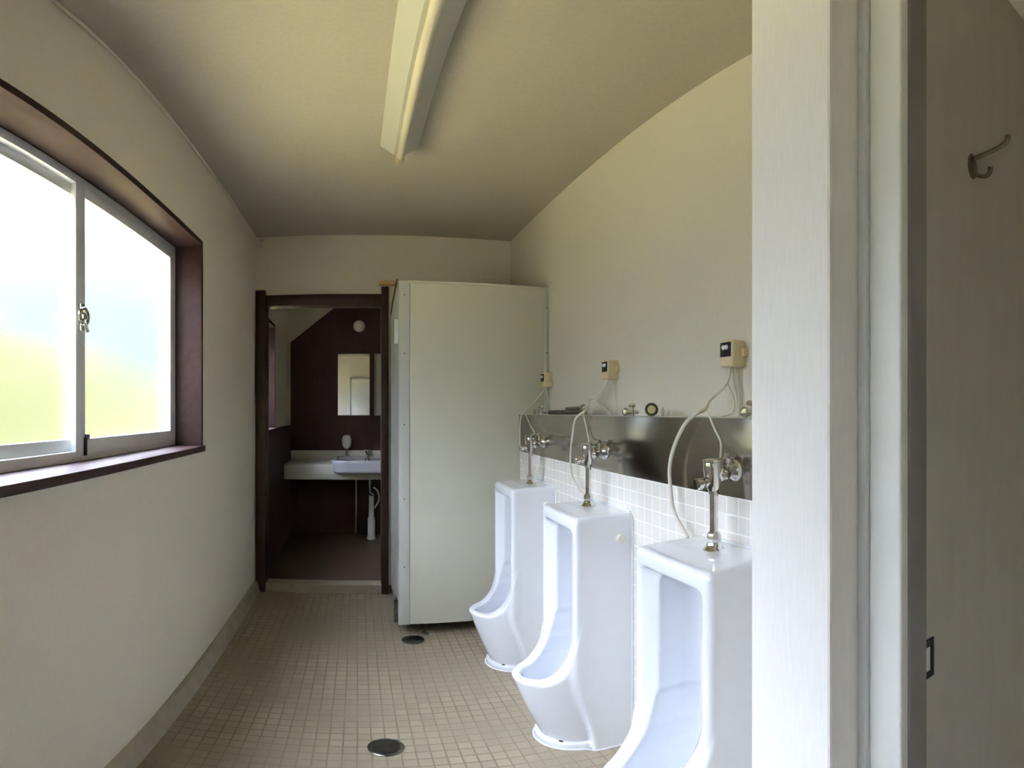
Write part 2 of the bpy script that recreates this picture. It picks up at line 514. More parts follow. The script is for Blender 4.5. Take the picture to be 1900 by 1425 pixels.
# ------------------------------------------------------------------ windows
def window(name, y0, y1, z0, z1, label, inner_sash=True, proud=0.010, lock=True):
    root = bpy.data.objects.new(name, None)
    COL.objects.link(root)
    root.location = (LX, y0, z0)
    root['kind'] = 'structure'
    root['label'] = label
    root['category'] = 'window'
    O = Vector((LX, y0, z0))
    W, H = y1 - y0, z1 - z0
    c, d = 0.026, 0.155                       # casing width, reveal depth
    def part(n, bm, m, parent=root): return obj(n, bm, m, parent)
    # local x: 0 at the wall face, negative into the recess
    bm = new_bm()
    box(bm, (-d, 0, H - c), (proud, W, H), 0.003)
    part('head_casing', bm, M['brown_wood'])
    bm = new_bm()
    box(bm, (-d, 0, 0), (proud + 0.012, W, c), 0.003)
    part('window_sill', bm, M['brown_wood'])
    for yy in (0, W - c):
        bm = new_bm()
        box(bm, (-d, yy, c), (proud, yy + c, H - c), 0.003)
        part('side_casing', bm, M['brown_wood'])
    # aluminium frame round both sashes
    fr = 0.032
    bm = new_bm()
    x0, x1 = -d, -d + 0.042
    box(bm, (x0, c, c), (x1, W - c, c + fr), 0.002)
    box(bm, (x0, c, H - c - fr), (x1, W - c, H - c), 0.002)
    box(bm, (x0, c, c + fr), (x1, c + 0.018, H - c - fr), 0.002)
    box(bm, (x0, W - c - 0.018, c + fr), (x1, W - c, H - c - fr), 0.002)
    part('frame', bm, M['alu'])
    mid = W / 2
    sashes = [(mid - 0.029, W - c - 0.016, -0.130, -0.112), (c + 0.016, mid + 0.029, -0.152, -0.134)]
    for k, (a, e, xa, xb) in enumerate(sashes):
        s = 0.046
        bm = new_bm()
        za, zb = c + 0.022, H - c - 0.022
        sa, se = (0.058, 0.052) if k == 0 else (0.052, 0.040)
        box(bm, (xa, a, za), (xb, a + sa, zb), 0.002)
        box(bm, (xa, e - se, za), (xb, e, zb), 0.002)
        box(bm, (xa, a + sa, za), (xb, e - se, za + s), 0.002)
        box(bm, (xa, a + sa, zb - s), (xb, e - se, zb), 0.002)
        sash = part('sash', bm, M['alu'])
        bm = new_bm()
        xm = (xa + xb) / 2
        box(bm, (xm - 0.0025, a + sa - 0.004, za + s - 0.004), (xm + 0.0025, e - se + 0.004, zb - s + 0.004))
        pane = obj('pane', bm, M['glass'], sash, smooth=False)
        if k == 0:
            bm = new_bm()
            box(bm, (xb - 0.001, a + sa - 0.004, za + s - 0.002), (xb + 0.008, a + sa + 0.016, za + s + 0.014), 0.002)
            box(bm, (xb - 0.001, a + sa - 0.010, za - 0.006), (xb + 0.006, a + sa + 0.004, za + s + 0.004), 0.002)
            obj('stopper', bm, M['rubber'], sash)
            if lock:
                bm = new_bm()
                lz = H / 2 - 0.015
                ym = a + 0.026
                box(bm, (xb - 0.001, ym - 0.010, lz - 0.045), (xb + 0.010, ym + 0.012, lz + 0.040), 0.003)
                pts = [(xb + 0.014, ym + 0.026 * math.cos(t), lz + 0.024 * math.sin(t)) for t in [2 * PI * q / 16 for q in range(17)]]
                tube(bm, pts, 0.006, 8, False)
                tube(bm, [(xb + 0.016, ym, lz - 0.02), (xb + 0.022, ym + 0.010, lz - 0.048)], 0.006, 8, False)
                lathe(bm, [(0, 0), (0.010, 0), (0.010, 0.018), (0, 0.018)], (xb, ym, lz), (1, 0, 0), 14)
                obj('crescent_lock', bm, M['chrome'], sash)
    return root

window('window_1', WY0, WY1, WZ0, WZ1, 'brown cased sliding frosted window in the left wall')
window('added_window', -1.30, -0.50, WZ0, WZ1, 'unseen brown cased frosted window added behind the viewer for extra light')  # added out of view to bring in more daylight from behind
window('window_2', 3.80, 4.50, 1.11, 2.0, 'brown cased frosted window seen through the dark doorway', lock=False)

# ------------------------------------------------------------------ doorway to the washroom
door = bpy.data.objects.new('door_1', None)
COL.objects.link(door)
door.location = (0, BY, 0)
door['kind'] = 'structure'
door['label'] = 'dark brown doorway frame with projecting posts in the back wall'
door['category'] = 'door frame'
b = new_bm(); box(b, (-0.688, -0.028, 0.0), (-0.620, 0.115, 2.105), 0.004); obj('door_post', b, M['door_wood'], door)
b = new_bm(); box(b, (0.160, -0.028, 0.0), (0.208, 0.115, 2.120), 0.004); obj('door_post', b, M['door_wood'], door)
b = new_bm(); box(b, (-0.620, -0.018, 1.992), (0.160, 0.105, 2.070), 0.004); obj('lintel', b, M['door_wood'], door)

tag(obj('timber_offcut', box(new_bm(), (0.142, 3.565, 2.122), (0.262, 3.632, 2.145), 0.002), M['wood_block']),
    'small yellow timber offcut lying on top of the right door post', 'timber')
b = new_bm()
tube(b, [(0.213, 3.628, 1.995), (0.213, 3.05, 2.0)], 0.005, 8, False)
tube(b, [(0.213, 3.628, 1.98), (0.213, 3.628, 2.01)], 0.008, 8, False)

# ------------------------------------------------------------------ toilet cubicle behind the urinals
PX, PY = 0.219, 2.885
cub = thing('toilet_cubicle', 'cream panelled toilet cubicle standing in the far right corner', 'toilet cubicle', (PX, PY, 0))
b = new_bm(); box(b, (0.062, 0.004, 0.074), (RX - PX - 0.016, 0.030, 1.966), 0.002); obj('side_panel', b, M['panel'], cub)
b = new_bm(); box(b, (0, 0, 0.070), (0.062, 0.036, 1.974), 0.008, 3)
post = obj('corner_post', b, M['panel_edge'], cub)
for z in (0.42, 0.80, 1.20, 1.58, 1.90):
    b = new_bm()
    lathe(b, [(0, 0.0), (0.0042, 0.0), (0.0042, 0.002), (0, 0.002)], (0.030, -0.0005, z), (0, -1, 0), 10)
    obj('screw', b, M['dark_metal'], post)
b = new_bm(); box(b, (0.0, -0.002, 1.966), (RX - PX - 0.001, 0.040, 1.982), 0.004); obj('top_rail', b, M['panel'], cub)
b = new_bm(); box(b, (RX - PX - 0.022, -0.003, 0.074), (RX - PX - 0.002, 0.034, 1.968), 0.003)
wp = obj('wall_channel', b, M['panel_edge'], cub)
for z in (1.60, 1.86):
    b = new_bm()
    lathe(b, [(0, 0.0), (0.0042, 0.0), (0.0042, 0.002), (0, 0.002)], (RX - PX - 0.012, -0.0025, z), (0, -1, 0), 10)
    obj('screw', b, M['dark_metal'], wp)
b = new_bm(); box(b, (0.004, 0.040, 0.075), (0.030, 0.700, 1.962), 0.002)
cdoor = obj('door', b, M['panel_edge'], cub)
for z in (1.715, 0.115):
    b = new_bm()
    lathe(b, [(0, -0.07), (0.011, -0.07), (0.011, -0.004), (0.008, -0.003), (0.008, 0.003), (0.011, 0.004), (0.011, 0.07), (0, 0.07)], (-0.006, 0.120, z), (0, 0, 1), 14)
    box(b, (-0.003, 0.100, z - 0.065), (0.006, 0.200, z + 0.065), 0.002)
    obj('hinge', b, M['alu'] if z > 1 else M['dark_metal'], cdoor)
b = new_bm(); tube(b, [(-0.004, 0.62, 1.90), (-0.004, 0.42, 1.955), (-0.004, 0.06, 2.00)], 0.004, 8, False)
obj('door_stay', b, M['dark_metal'], cdoor)
for (fx, fy) in ((0.145, 0.030), (0.70, 0.020)):
    b = new_bm()
    lathe(b, [(0, 0), (0.022, 0), (0.022, 0.008), (0.008, 0.014), (0.008, 0.080), (0, 0.080)], (fx, fy, 0), (0, 0, 1), 16)
    obj('foot', b, M['dark_metal'], cub)

# ------------------------------------------------------------------ urinals
UW, UH = 0.160, 0.925
def urinal_sdf(x, y, z):
    ay = np.abs(y)
    t = np.clip(z / 0.36, 0, 1)
    xf = 0.150 + 0.066 * (t * t * (3 - 2 * t)) - 0.25 * ay ** 2
    # tall back body: box in plan with soft corners
    r = 0.013
    dx = x - (xf - r)
    dy = ay - (UW - r)
    plan = np.sqrt(np.maximum(dx, 0) ** 2 + np.maximum(dy, 0) ** 2) + np.minimum(np.maximum(dx, dy), 0) - r
    top = z - (UH - 0.06 * np.maximum(x - 0.13, 0))
    body = smax(plan, top, 0.022)
    # bowl: half ellipse in plan, narrowing downwards
    tb = np.clip(z / 0.335, 0, 1)
    xr = 0.258 + 0.126 * tb ** 0.9
    bw = 0.116 + 0.042 * tb ** 0.7
    xc = 0.14
    q = np.sqrt(((x - xc) / (xr - xc)) ** 2 + (y / bw) ** 2)
    bowl = (q - 1) * 0.13
    rim = 0.307 + 9.0 * np.clip(0.310 - x, 0, 0.12) ** 2 + 30.0 * np.clip(0.245 - x, 0, 0.06) ** 2
    bowl = smax(bowl, (z - rim) * 0.75, 0.010)
    # foot of the bowl
    qf = np.sqrt(((x - xc) / 0.148) ** 2 + (y / 0.136) ** 2)
    foot = smax((qf - 1) * 0.13, z - 0.027, 0.006)
    k = 0.003 + 0.020 * np.clip((x - 0.16) / 0.05, 0, 1)
    outer = smin(body, bowl, k)
    outer = smin(outer, foot, 0.004)
    # hollow: tall slot and the bowl inside
    rs = 0.048
    sx = (0.055 + rs) - x
    sy = ay - (0.090 - rs)
    slot = np.sqrt(np.maximum(sx, 0) ** 2 + np.maximum(sy, 0) ** 2) + np.minimum(np.maximum(sx, sy), 0) - rs
    slot = smax(slot, z - 0.862, 0.035)
    slot = smax(slot, 0.42 - z, 0.02)
    # flat bevel round the mouth of the slot
    fun = (ay - 0.094 - (x - 0.180) * 1.2) / 1.56
    fun = smax(fun, (z - 0.880 - (x - 0.216) * 0.5), 0.020)
    fun = fun + 0.045 * np.clip((0.53 - z) / 0.17, 0, 1) ** 2
    fun = smax(fun, 0.36 - z, 0.02)
    fun = np.maximum(fun, 0.172 - x)
    xi = 0.150
    bi = (np.sqrt(((x - xi) / (np.maximum(xr - 0.034, 0.22) - xi)) ** 2 + (y / (bw - 0.064)) ** 2) - 1) * 0.11
    bi = smax(bi, 0.175 - z, 0.06)
    bi = smax(bi, z - 0.50, 0.02)
    bi = smax(bi, 0.055 - x, 0.03)
    hollow = smin(smin(slot, bi, 0.025), fun, 0.003)
    f = smax(outer, -hollow, 0.007)
    f = np.maximum(f, -x)
    return np.maximum(f, -z)

V, Fc = surface_nets(urinal_sdf, (-0.012, -0.184, -0.012), (0.41, 0.186, 0.945), 0.0054)
ume = bpy.data.meshes.new('urinal_body')
# local x of the shape points away from the ledge (-X in the room)
ume.from_pydata([(-v[0], -v[1], v[2]) for v in V], [], Fc)
ume.update()
ume.shade_smooth()
ume.materials.append(M['ceramic'])

UY = (1.056, 1.760, 2.475)
def make_urinal(loc, label):
    t = thing('urinal', label, 'urinal', loc, 'white floor standing urinals')
    mesh_obj('bowl_body', ume, None, t)
    b = new_bm()
    # foot hole, its darkness a black disc, and the outlet in the bowl
    lathe(b, [(0, 0), (0.013, 0), (0.013, 0.006), (0.008, 0.010), (0, 0.010)], (-0.226, -0.084, 0.0235), (-0.1, -0.05, 1), 14)
    obj('foot_hole', b, M['black'], t)
    b = new_bm()
    lathe(b, [(0, 0), (0.040, 0), (0.040, 0.006), (0.030, 0.010), (0, 0.010)], (-0.20, 0, 0.168), (0, 0, 1), 24)
    obj('outlet', b, M['ceramic'], t)
    b = new_bm()
    lathe(b, [(0, 0), (0.016, 0), (0.016, 0.010), (0.013, 0.014), (0, 0.015)], (-0.050, -UW + 0.001, 0.842), (0, -1, 0), 20)
    obj('side_cap', b, M['cap'], t)
    b = new_bm()
    pts = [(-0.002, -UW - 0.002, z) for z in (0.0, 0.3, 0.6, 0.905)] + [(-0.002, -0.14, 0.926), (-0.002, 0.14, 0.926)] + [(-0.002, UW + 0.002, z) for z in (0.905, 0.6, 0.3, 0.0)]
    tube(b, pts, 0.0055, 8, False)
    half = [(-0.003, UW + 0.001), (-0.12, UW + 0.001), (-0.146, UW - 0.010), (-0.158, 0.140)] + [(-0.14 - 0.150 * math.sin(t), 0.138 * math.cos(t)) for t in (0.3, 0.6, 0.9, 1.2)]
    pts = [(p[0], -p[1], 0.001) for p in half] + [(-0.290, 0, 0.001)] + [(p[0], p[1], 0.001) for p in reversed(half)]
    tube(b, pts, 0.0042, 8)
    obj('sealant_bead', b, M['caulk'], t)
    return t
u0 = make_urinal((GX, UY[0], 0), 'white floor urinal nearest the white wall end, its base cut off below')
copy_thing(u0, (GX, UY[1], 0), 'middle white floor urinal, with a cream cap on its near side')
copy_thing(u0, (GX, UY[2], 0), 'white floor urinal farthest back, beside the cubicle panel')

# steel sheet behind the valves
b = new_bm()
box(b, (GX - 0.006, SY1 - 0.008, 1.050), (GX, 2.883, GZ + 0.003), 0.0015)
tag(obj('steel_splash_panel', b, M['steel']), 'stained stainless steel strip above the white tiles behind the flush valves', 'panel')

# ------------------------------------------------------------------ flush valves
VX = 0.815
def make_valve(loc, label):
    t = thing('flush_valve', label, 'flush valve', loc, 'chrome flush valves above the urinals')
    # origin: on the urinal top under the down pipe; +x towards the wall
    wx = GX - 0.006 - VX          # face of the steel strip
    pz = 0.198                    # height of the inlet
    b = new_bm()
    lathe(b, [(0, 0), (0.024, 0), (0.026, 0.004), (0.020, 0.010), (0.016, 0.022), (0.018, 0.026), (0.018, 0.038), (0.015, 0.044), (0.0125, 0.048), (0, 0.048)], (0, 0, 0), n=8)
    lathe(b, [(0.0, 0.0), (0.029, 0.0), (0.026, 0.005), (0, 0.006)], (0, 0, 0), n=24)
    obj('spud_nut', b, M['chrome'], t)
    b = new_bm()
    lathe(b, [(0, 0.04), (0.0105, 0.04), (0.0105, 0.142), (0.0130, 0.144), (0.0130, 0.158), (0, 0.158)], n=20)
    obj('down_pipe', b, M['chrome'], t)
    b = new_bm()
    lathe(b, [(0, 0.152), (0.012, 0.152), (0.016, 0.162), (0.021, 0.178), (0.0245, 0.205), (0.0255, 0.221), (0.0245, 0.223), (0.027, 0.225), (0.027, 0.231), (0.020, 0.234), (0, 0.235)], (-0.002, 0, 0), n=28)
    lathe(b, [(0, -0.026), (0.013, -0.022), (0.021, -0.011), (0.023, 0), (0.021, 0.011), (0.013, 0.022), (0, 0.026)], (0.014, -0.004, pz - 0.002), (1, -0.25, 0), 20)
    lathe(b, [(0, 0), (0.012, 0), (0.013, 0.004), (0.009, 0.010), (0, 0.011)], (0.018, -0.024, pz - 0.004), (0.2, -1, 0), 16)
    obj('valve_body', b, M['chrome'], t)
    b = new_bm()
    lathe(b, [(0, 0), (0.009, 0), (0.009, 0.012), (0.0135, 0.013), (0.0135, 0.019), (0.010, 0.020), (0.010, 0.026), (0.0145, 0.027), (0.0145, 0.038), (0.012, 0.041), (0, 0.042)], (-0.012, 0.0, 0.176), (-1, 0.05, -0.12), 24)
    obj('push_button', b, M['chrome'], t)
    b = new_bm()
    tube(b, [(0.008, 0, pz), (wx, 0, pz)], 0.0105, 16, False)
    lathe(b, [(0.015, 0), (0.017, 0.003), (0.017, 0.012), (0.015, 0.015)], (0.026, 0, pz), (1, 0, 0), 8)
    obj('inlet_pipe', b, M['chrome'], t)
    b = new_bm()
    lathe(b, [(0.0, 0), (0.012, 0), (0.012, 0.014), (0.015, 0.016), (0.015, 0.026), (0.010, 0.030), (0, 0.031)], (0.042, 0, pz + 0.006), (0, 0, 1), 16)
    box(b, (0.034, -0.004, pz + 0.034), (0.050, 0.004, pz + 0.046), 0.002)
    obj('stop_valve', b, M['chrome'], t)
    b = new_bm()
    lathe(b, [(0.0, -0.020), (0.012, -0.020), (0.018, -0.016), (0.024, -0.009), (0.029, -0.003), (0.030, 0.0), (0, 0.0)], (wx - 0.0005, 0, pz), (1, 0, 0), 28)
    obj('wall_flange', b, M['chrome'], t)
    return t
v0 = make_valve((VX, 1.062, 0.922), 'chrome flush valve of the nearest urinal, beside the white wall end')
copy_thing(v0, (VX, 1.805, 0.922), 'chrome flush valve on top of the middle urinal')
copy_thing(v0, (VX, 2.475, 0.922), 'small chrome flush valve of the farthest urinal by the cubicle')

# ------------------------------------------------------------------ sensor boxes with their cables
def make_sensor(y, z0, label, cables, tilt=0.0):
    t = thing('sensor_box', label, 'sensor', (RX, y, z0), 'beige flush sensors on the right wall')
    b = new_bm()
    box(b, (-0.050, -0.030, 0), (0, 0.030, 0.080), 0.005, 3)
    c = obj('case', b, M['beige'], t)
    b = new_bm(); box(b, (-0.052, -0.023, 0.030), (-0.049, 0.026, 0.073), 0.001)
    w = obj('sensor_window', b, M['black_gloss'], t)
    b = new_bm()
    for yy in (0.010, -0.004):
        lathe(b, [(0, 0), (0.008, 0), (0.006, 0.003), (0, 0.004)], (-0.0515, yy, 0.058), (-1, 0, 0), 14)
    obj('lens', b, M['lens'], w)
    b = new_bm()
    box(b, (-0.016, -0.043, 0.030), (0, -0.029, 0.056), 0.002)
    obj('bracket', b, M['beige'], t)
    for pts, r in cables:
        b = new_bm()
        tube(b, [(p[0] - RX, p[1] - y, p[2] - z0) for p in pts], r, 10)
        obj('cable', b, M['cable'], t)
    return t

make_sensor(1.252, 1.402, 'beige sensor box nearest the white wall end, with cables hanging', [
    ([(1.020, 1.245, 1.404), (1.012, 1.262, 1.350), (0.985, 1.300, 1.306), (0.930, 1.250, 1.278), (0.874, 1.212, 1.266), (0.855, 1.245, 1.236), (0.851, 1.295, 1.168), (0.851, 1.318, 1.104), (0.853, 1.315, 1.041), (0.853, 1.298, 0.980), (0.850, 1.225, 0.918)], 0.0056),
    ([(1.026, 1.262, 1.404), (1.030, 1.274, 1.357), (1.026, 1.240, 1.305), (1.010, 1.225, 1.270), (0.990, 1.255, 1.256)], 0.0032),
    ([(1.030, 1.250, 1.404), (1.034, 1.248, 1.357), (1.030, 1.232, 1.305), (1.014, 1.222, 1.268), (0.996, 1.250, 1.256)], 0.0028),
    ([(0.905, 1.215, 1.270), (0.876, 1.165, 1.262), (0.873, 1.135, 1.225), (0.874, 1.110, 1.190), (0.835, 1.062, 1.150)], 0.0026),
    ([(1.040, 1.240, 1.404), (1.046, 1.238, 1.350), (1.049, 1.240, 1.30), (1.050, 1.245, 1.256)], 0.0022)])
make_sensor(2.060, 1.407, 'beige sensor box above the middle urinal, in the middle of three', [
    ([(1.020, 2.050, 1.409), (1.012, 2.100, 1.357), (0.990, 2.170, 1.322), (0.930, 2.060, 1.292), (0.872, 1.965, 1.272), (0.852, 2.010, 1.240), (0.850, 2.040, 1.168), (0.850, 2.060, 1.078), (0.852, 2.035, 0.992), (0.850, 1.870, 0.920)], 0.0045),
    ([(1.026, 2.070, 1.409), (1.026, 2.130, 1.345), (1.022, 2.170, 1.315), (1.015, 2.080, 1.282), (1.005, 1.995, 1.257)], 0.0028),
    ([(0.905, 2.010, 1.284), (0.876, 1.985, 1.262), (0.872, 1.950, 1.205), (0.866, 1.915, 1.160), (0.815, 1.805, 1.155)], 0.0028),
    ([(1.040, 2.050, 1.409), (1.046, 2.046, 1.360), (1.049, 2.040, 1.30), (1.045, 2.03, 1.256)], 0.0022)])
make_sensor(2.846, 1.405, 'beige sensor box farthest back, touching the cubicle panel', [
    ([(1.020, 2.838, 1.407), (1.000, 2.845, 1.370), (0.950, 2.850, 1.310), (0.884, 2.815, 1.262), (0.868, 2.810, 1.225), (0.866, 2.815, 1.150), (0.866, 2.800, 1.050), (0.860, 2.700, 0.970), (0.850, 2.640, 0.918)], 0.0036),
    ([(1.030, 2.850, 1.407), (1.035, 2.838, 1.340), (1.030, 2.80, 1.290), (1.010, 2.720, 1.257)], 0.0026),
    ([(0.890, 2.808, 1.266), (0.874, 2.730, 1.250), (0.870, 2.650, 1.200), (0.862, 2.560, 1.165), (0.815, 2.475, 1.155)], 0.0026)])

# ------------------------------------------------------------------ loose things on the ledge
LZ = GZ + 0.004
def stop_valve(name, loc, label, rot):
    t = thing(name, label, 'valve', loc, 'small chrome valves on the ledge', (0, 0, rot))
    b = new_bm()
    lathe(b, [(0, 0), (0.012, 0), (0.012, 0.012), (0.008, 0.016), (0.008, 0.030), (0, 0.031)], (0, 0, 0), n=16)
    tube(b, [(-0.030, 0, 0.014), (0.030, 0, 0.014)], 0.007, 12, False)
    obj('body', b, M['chrome'], t)
    b = new_bm()
    lathe(b, [(0, 0), (0.013, 0.002), (0.014, 0.010), (0.009, 0.016), (0, 0.017)], (-0.030, 0, 0.014), (-1, 0, 0), 16)
    obj('knob', b, M['chrome'], t)
    b = new_bm()
    lathe(b, [(0, 0), (0.010, 0.001), (0.013, 0.007), (0.009, 0.014), (0, 0.015)], (0, 0, 0.030), (0, 0, 1), 16)
    obj('handle', b, M['chrome'], t)
    return t
stop_valve('stop_valve', (0.925, 1.675, LZ), 'small chrome stop valve on the ledge left of the dark tin', 0.4)
stop_valve('stop_valve', (0.925, 1.050, LZ), 'small chrome stop valve on the ledge touching the white wall end', 0.5)
stop_valve('stop_valve', (0.925, 2.640, LZ), 'small chrome stop valve at the far end of the ledge', 0.2)

tin = thing('round_tin', 'dark olive round tin with cream end lying on the ledge', 'tin', (0.935, 1.560, LZ + 0.0225), None)
ax = Vector((-0.50, -0.86, 0.0))
b = new_bm()
lathe(b, [(0, -0.03), (0.019, -0.03), (0.0225, -0.026), (0.0225, 0.020), (0.0205, 0.026), (0.0145, 0.027), (0.0140, 0.024), (0, 0.024)], (0, 0, 0), ax, 28)
obj('shell', b, M['olive'], tin)
b = new_bm()
lathe(b, [(0, 0.0225), (0.0138, 0.0225), (0.0135, 0.0265), (0, 0.0275)], (0, 0, 0), ax, 24)
obj('end_disc', b, M['cream'], tin)

sp = thing('spare_pipe', 'dark tarnished spare pipe lying along the far part of the ledge', 'pipe', (0.930, 2.25, LZ))
b = new_bm(); tube(b, [(0.01, 0.30, 0.012), (0.0, -0.16, 0.012)], 0.011, 14, False); obj('pipe', b, M['dark_metal'], sp)
b = new_bm(); tube(b, [(0.03, 0.12, 0.030), (0.01, -0.10, 0.032)], 0.008, 12, False); obj('thin_pipe', b, M['dark_metal'], sp)
b = new_bm()
lathe(b, [(0.0, 0), (0.015, 0), (0.017, 0.004), (0.017, 0.022), (0.013, 0.026), (0.013, 0.05), (0, 0.05)], (0.0, -0.16, 0.016), (0, -1, 0), 8)
obj('coupling', b, M['chrome'], sp)
b = new_bm()
lathe(b, [(0.0, 0), (0.014, 0), (0.015, 0.004), (0.015, 0.02), (0.010, 0.026), (0, 0.027)], (0.012, -0.10, 0.033), (0, -1, 0), 8)
obj('nut', b, M['chrome'], sp)

b = new_bm()
lathe(b, [(0, 0), (0.006, 0), (0.007, 0.018), (0.004, 0.030), (0, 0.032)], (1.030, 1.640, LZ), (0, 0, 1), 12)
tag(obj('grey_plug', b, M['smudge']), 'tiny grey plug against the wall right of the olive tin', 'plug')

# ------------------------------------------------------------------ floor drains
def make_drain(loc, label, r, rim_mat):
    t = thing('floor_drain', label, 'floor drain', loc)
    b = new_bm()
    lathe(b, [(0, 0), (r, 0), (r, 0.003), (r * 0.96, 0.005), (r * 0.80, 0.005), (r * 0.78, 0.0025), (0, 0.0025)], n=40)
    obj('rim', b, rim_mat, t)
    b = new_bm()
    lathe(b, [(0, 0.0025), (r * 0.74, 0.0025), (r * 0.74, 0.0048), (0, 0.0048)], n=36)
    for k in range(-4, 5):
        x = k * r * 0.15
        y = math.sqrt(max(0, (r * 0.66) ** 2 - x * x))
        box(b, (x - 0.0018, -y, 0.0046), (x + 0.0018, y, 0.0066))
    obj('grate', b, M['drain'], t)
    return t
make_drain((0.0935, 1.787, 0), 'round dark floor drain with a metal rim, nearest the viewer', 0.062, M['dark_metal'])
d2 = thing('floor_drain', 'plain round floor drain cover at the foot of the cubicle', 'floor drain', (0.290, 2.832, 0))
b = new_bm(); lathe(b, [(0, 0), (0.060, 0), (0.060, 0.003), (0.056, 0.005), (0, 0.006)], n=36); obj('cover', b, M['drain'], d2)

# ------------------------------------------------------------------ ceiling lamp
lamp = thing('ceiling_lamp', 'long unlit fluorescent ceiling lamp with a white trough housing', 'lamp', (0.178, 2.30, CZ))
L = 1.45
b = new_bm()
prism(b, [(-0.080, 0), (-0.080, -0.010), (-0.024, -0.056), (0.024, -0.056), (0.080, -0.010), (0.080, 0)], 1, -L, 0.0)
obj('housing', b, M['fixture'], lamp, angle=20)
for y in (-0.030, -L + 0.10):
    b = new_bm()
    box(b, (-0.016, y - 0.010, -0.108), (0.016, y + 0.036, -0.052), 0.007, 3)
    obj('lamp_holder', b, M['holder'], lamp)
b = new_bm()
lathe(b, [(0, 0), (0.0135, 0), (0.0165, 0.014), (0.0165, L - 0.17), (0.0135, L - 0.155), (0, L - 0.155)], (0, -0.036, -0.086), (0, -1, 0), 24)
obj('tube', b, M['tube'], lamp)

# ------------------------------------------------------------------ small knobs high on the back wall
b = new_bm()
lathe(b, [(0, 0), (0.014, 0), (0.012, 0.008), (0, 0.010)], (-0.651, BY, 2.430), (0, -1, 0), 16)
tag(obj('wall_plug', b, M['smudge']), 'small grey round plug high in the back wall corner', 'plug')
b = new_bm()
box(b, (-0.668, BY - 0.008, 2.470), (-0.634, BY, 2.484), 0.002)
tag(obj('wall_clip', b, M['smudge']), 'small grey clip just under the ceiling in the back corner', 'clip')

# ------------------------------------------------------------------ open cubicle door on the right
pil = thing('cubicle_door_post', 'white upright post of the cubicle opening at the right', 'door post', (0.553, 0.361, 0))
b = new_bm(); box(b, (0.007, 0.0, 0), (0.063, 0.049, CZ), 0.004, 3); obj('post', b, M['white_door'], pil)
b = new_bm(); box(b, (0.022, -0.004, 0), (0.063, 0.0005, CZ), 0.001); obj('inner_edge', b, M['stop'], pil)  # thin darker grey strip on the post's near face
b = new_bm(); box(b, (0.0, 0.049, 0), (0.030, 0.0615, CZ), 0.002); obj('edge_strip', b, M['alu'], pil)

leaf = thing('cubicle_door', 'grey beige cubicle door standing open at the right edge', 'door', (0.615, 0.400, 0))
b = new_bm(); box(b, (0.004, 0.0, 0.06), (0.62, 0.020, 2.30), 0.002); obj('leaf', b, M['door_leaf'], leaf)
b = new_bm()
# recessed pull: dark frame with a pale plate
box(b, (0.052, -0.003, 0.845), (0.092, 0.001, 0.857)); box(b, (0.052, -0.003, 0.902), (0.092, 0.001, 0.914))
box(b, (0.052, -0.003, 0.857), (0.060, 0.001, 0.902)); box(b, (0.084, -0.003, 0.857), (0.092, 0.001, 0.902))
pull = obj('flush_pull', b, M['rubber'], leaf)
b = new_bm(); box(b, (0.060, -0.001, 0.857), (0.084, 0.0005, 0.902)); obj('plate', b, M['alu'], pull)

hk = thing('coat_hook', 'bronze double coat hook on the open cubicle door', 'hook', (0.845, 0.400, 1.722))
b = new_bm()
lathe(b, [(0, 0), (0.017, 0), (0.016, 0.003), (0.010, 0.005), (0, 0.0055)], (0, 0, 0), (0, -1, 0), 24)
for v in b.verts: v.co.z *= 1.55
obj('back_plate', b, M['bronze'], hk)
b = new_bm()
tube(b, [(0.0, -0.002, 0.014), (0.006, -0.022, 0.024), (0.012, -0.045, 0.036), (0.016, -0.058, 0.050), (0.017, -0.060, 0.062)], 0.0042, 12, True, 0.0052)
obj('long_prong', b, M['bronze'], hk)
b = new_bm()
tube(b, [(0.0, -0.002, -0.014), (0.003, -0.014, -0.022), (0.006, -0.026, -0.022), (0.008, -0.031, -0.012), (0.008, -0.031, -0.005)], 0.0038, 12, True, 0.0046)
obj('short_prong', b, M['bronze'], hk)
for z in (0.012, -0.012):
    b = new_bm()
    lathe(b, [(0, 0), (0.0036, 0), (0.003, 0.002), (0, 0.0022)], (-0.007, -0.004, z), (0, -1, 0), 12)
    obj('screw', b, M['dark_metal'], hk)

# ------------------------------------------------------------------ washroom beyond the doorway
van = thing('vanity_counter', 'cream wash counter with a low backsplash beyond the doorway', 'counter', (0.2, FY - 0.03, FZ))
VX0, VX1 = -0.851, 0.85
b = new_bm(); box(b, (VX0, -0.49, 0.715), (VX1, 0, 0.740), 0.006); obj('countertop', b, M['vanity'], van)
b = new_bm(); box(b, (VX0, -0.50, 0.605), (VX1, -0.475, 0.738), 0.006, 3); obj('apron', b, M['vanity'], van)
b = new_bm(); box(b, (VX0 + 0.005, -0.03, 0.738), (VX1, 0, 0.832), 0.005); obj('backsplash', b, M['vanity'], van)
b = new_bm(); tube(b, [(-0.215, -0.12, 0), (-0.215, -0.12, 0.72)], 0.011, 12, False); obj('support_leg', b, M['chrome'], van)

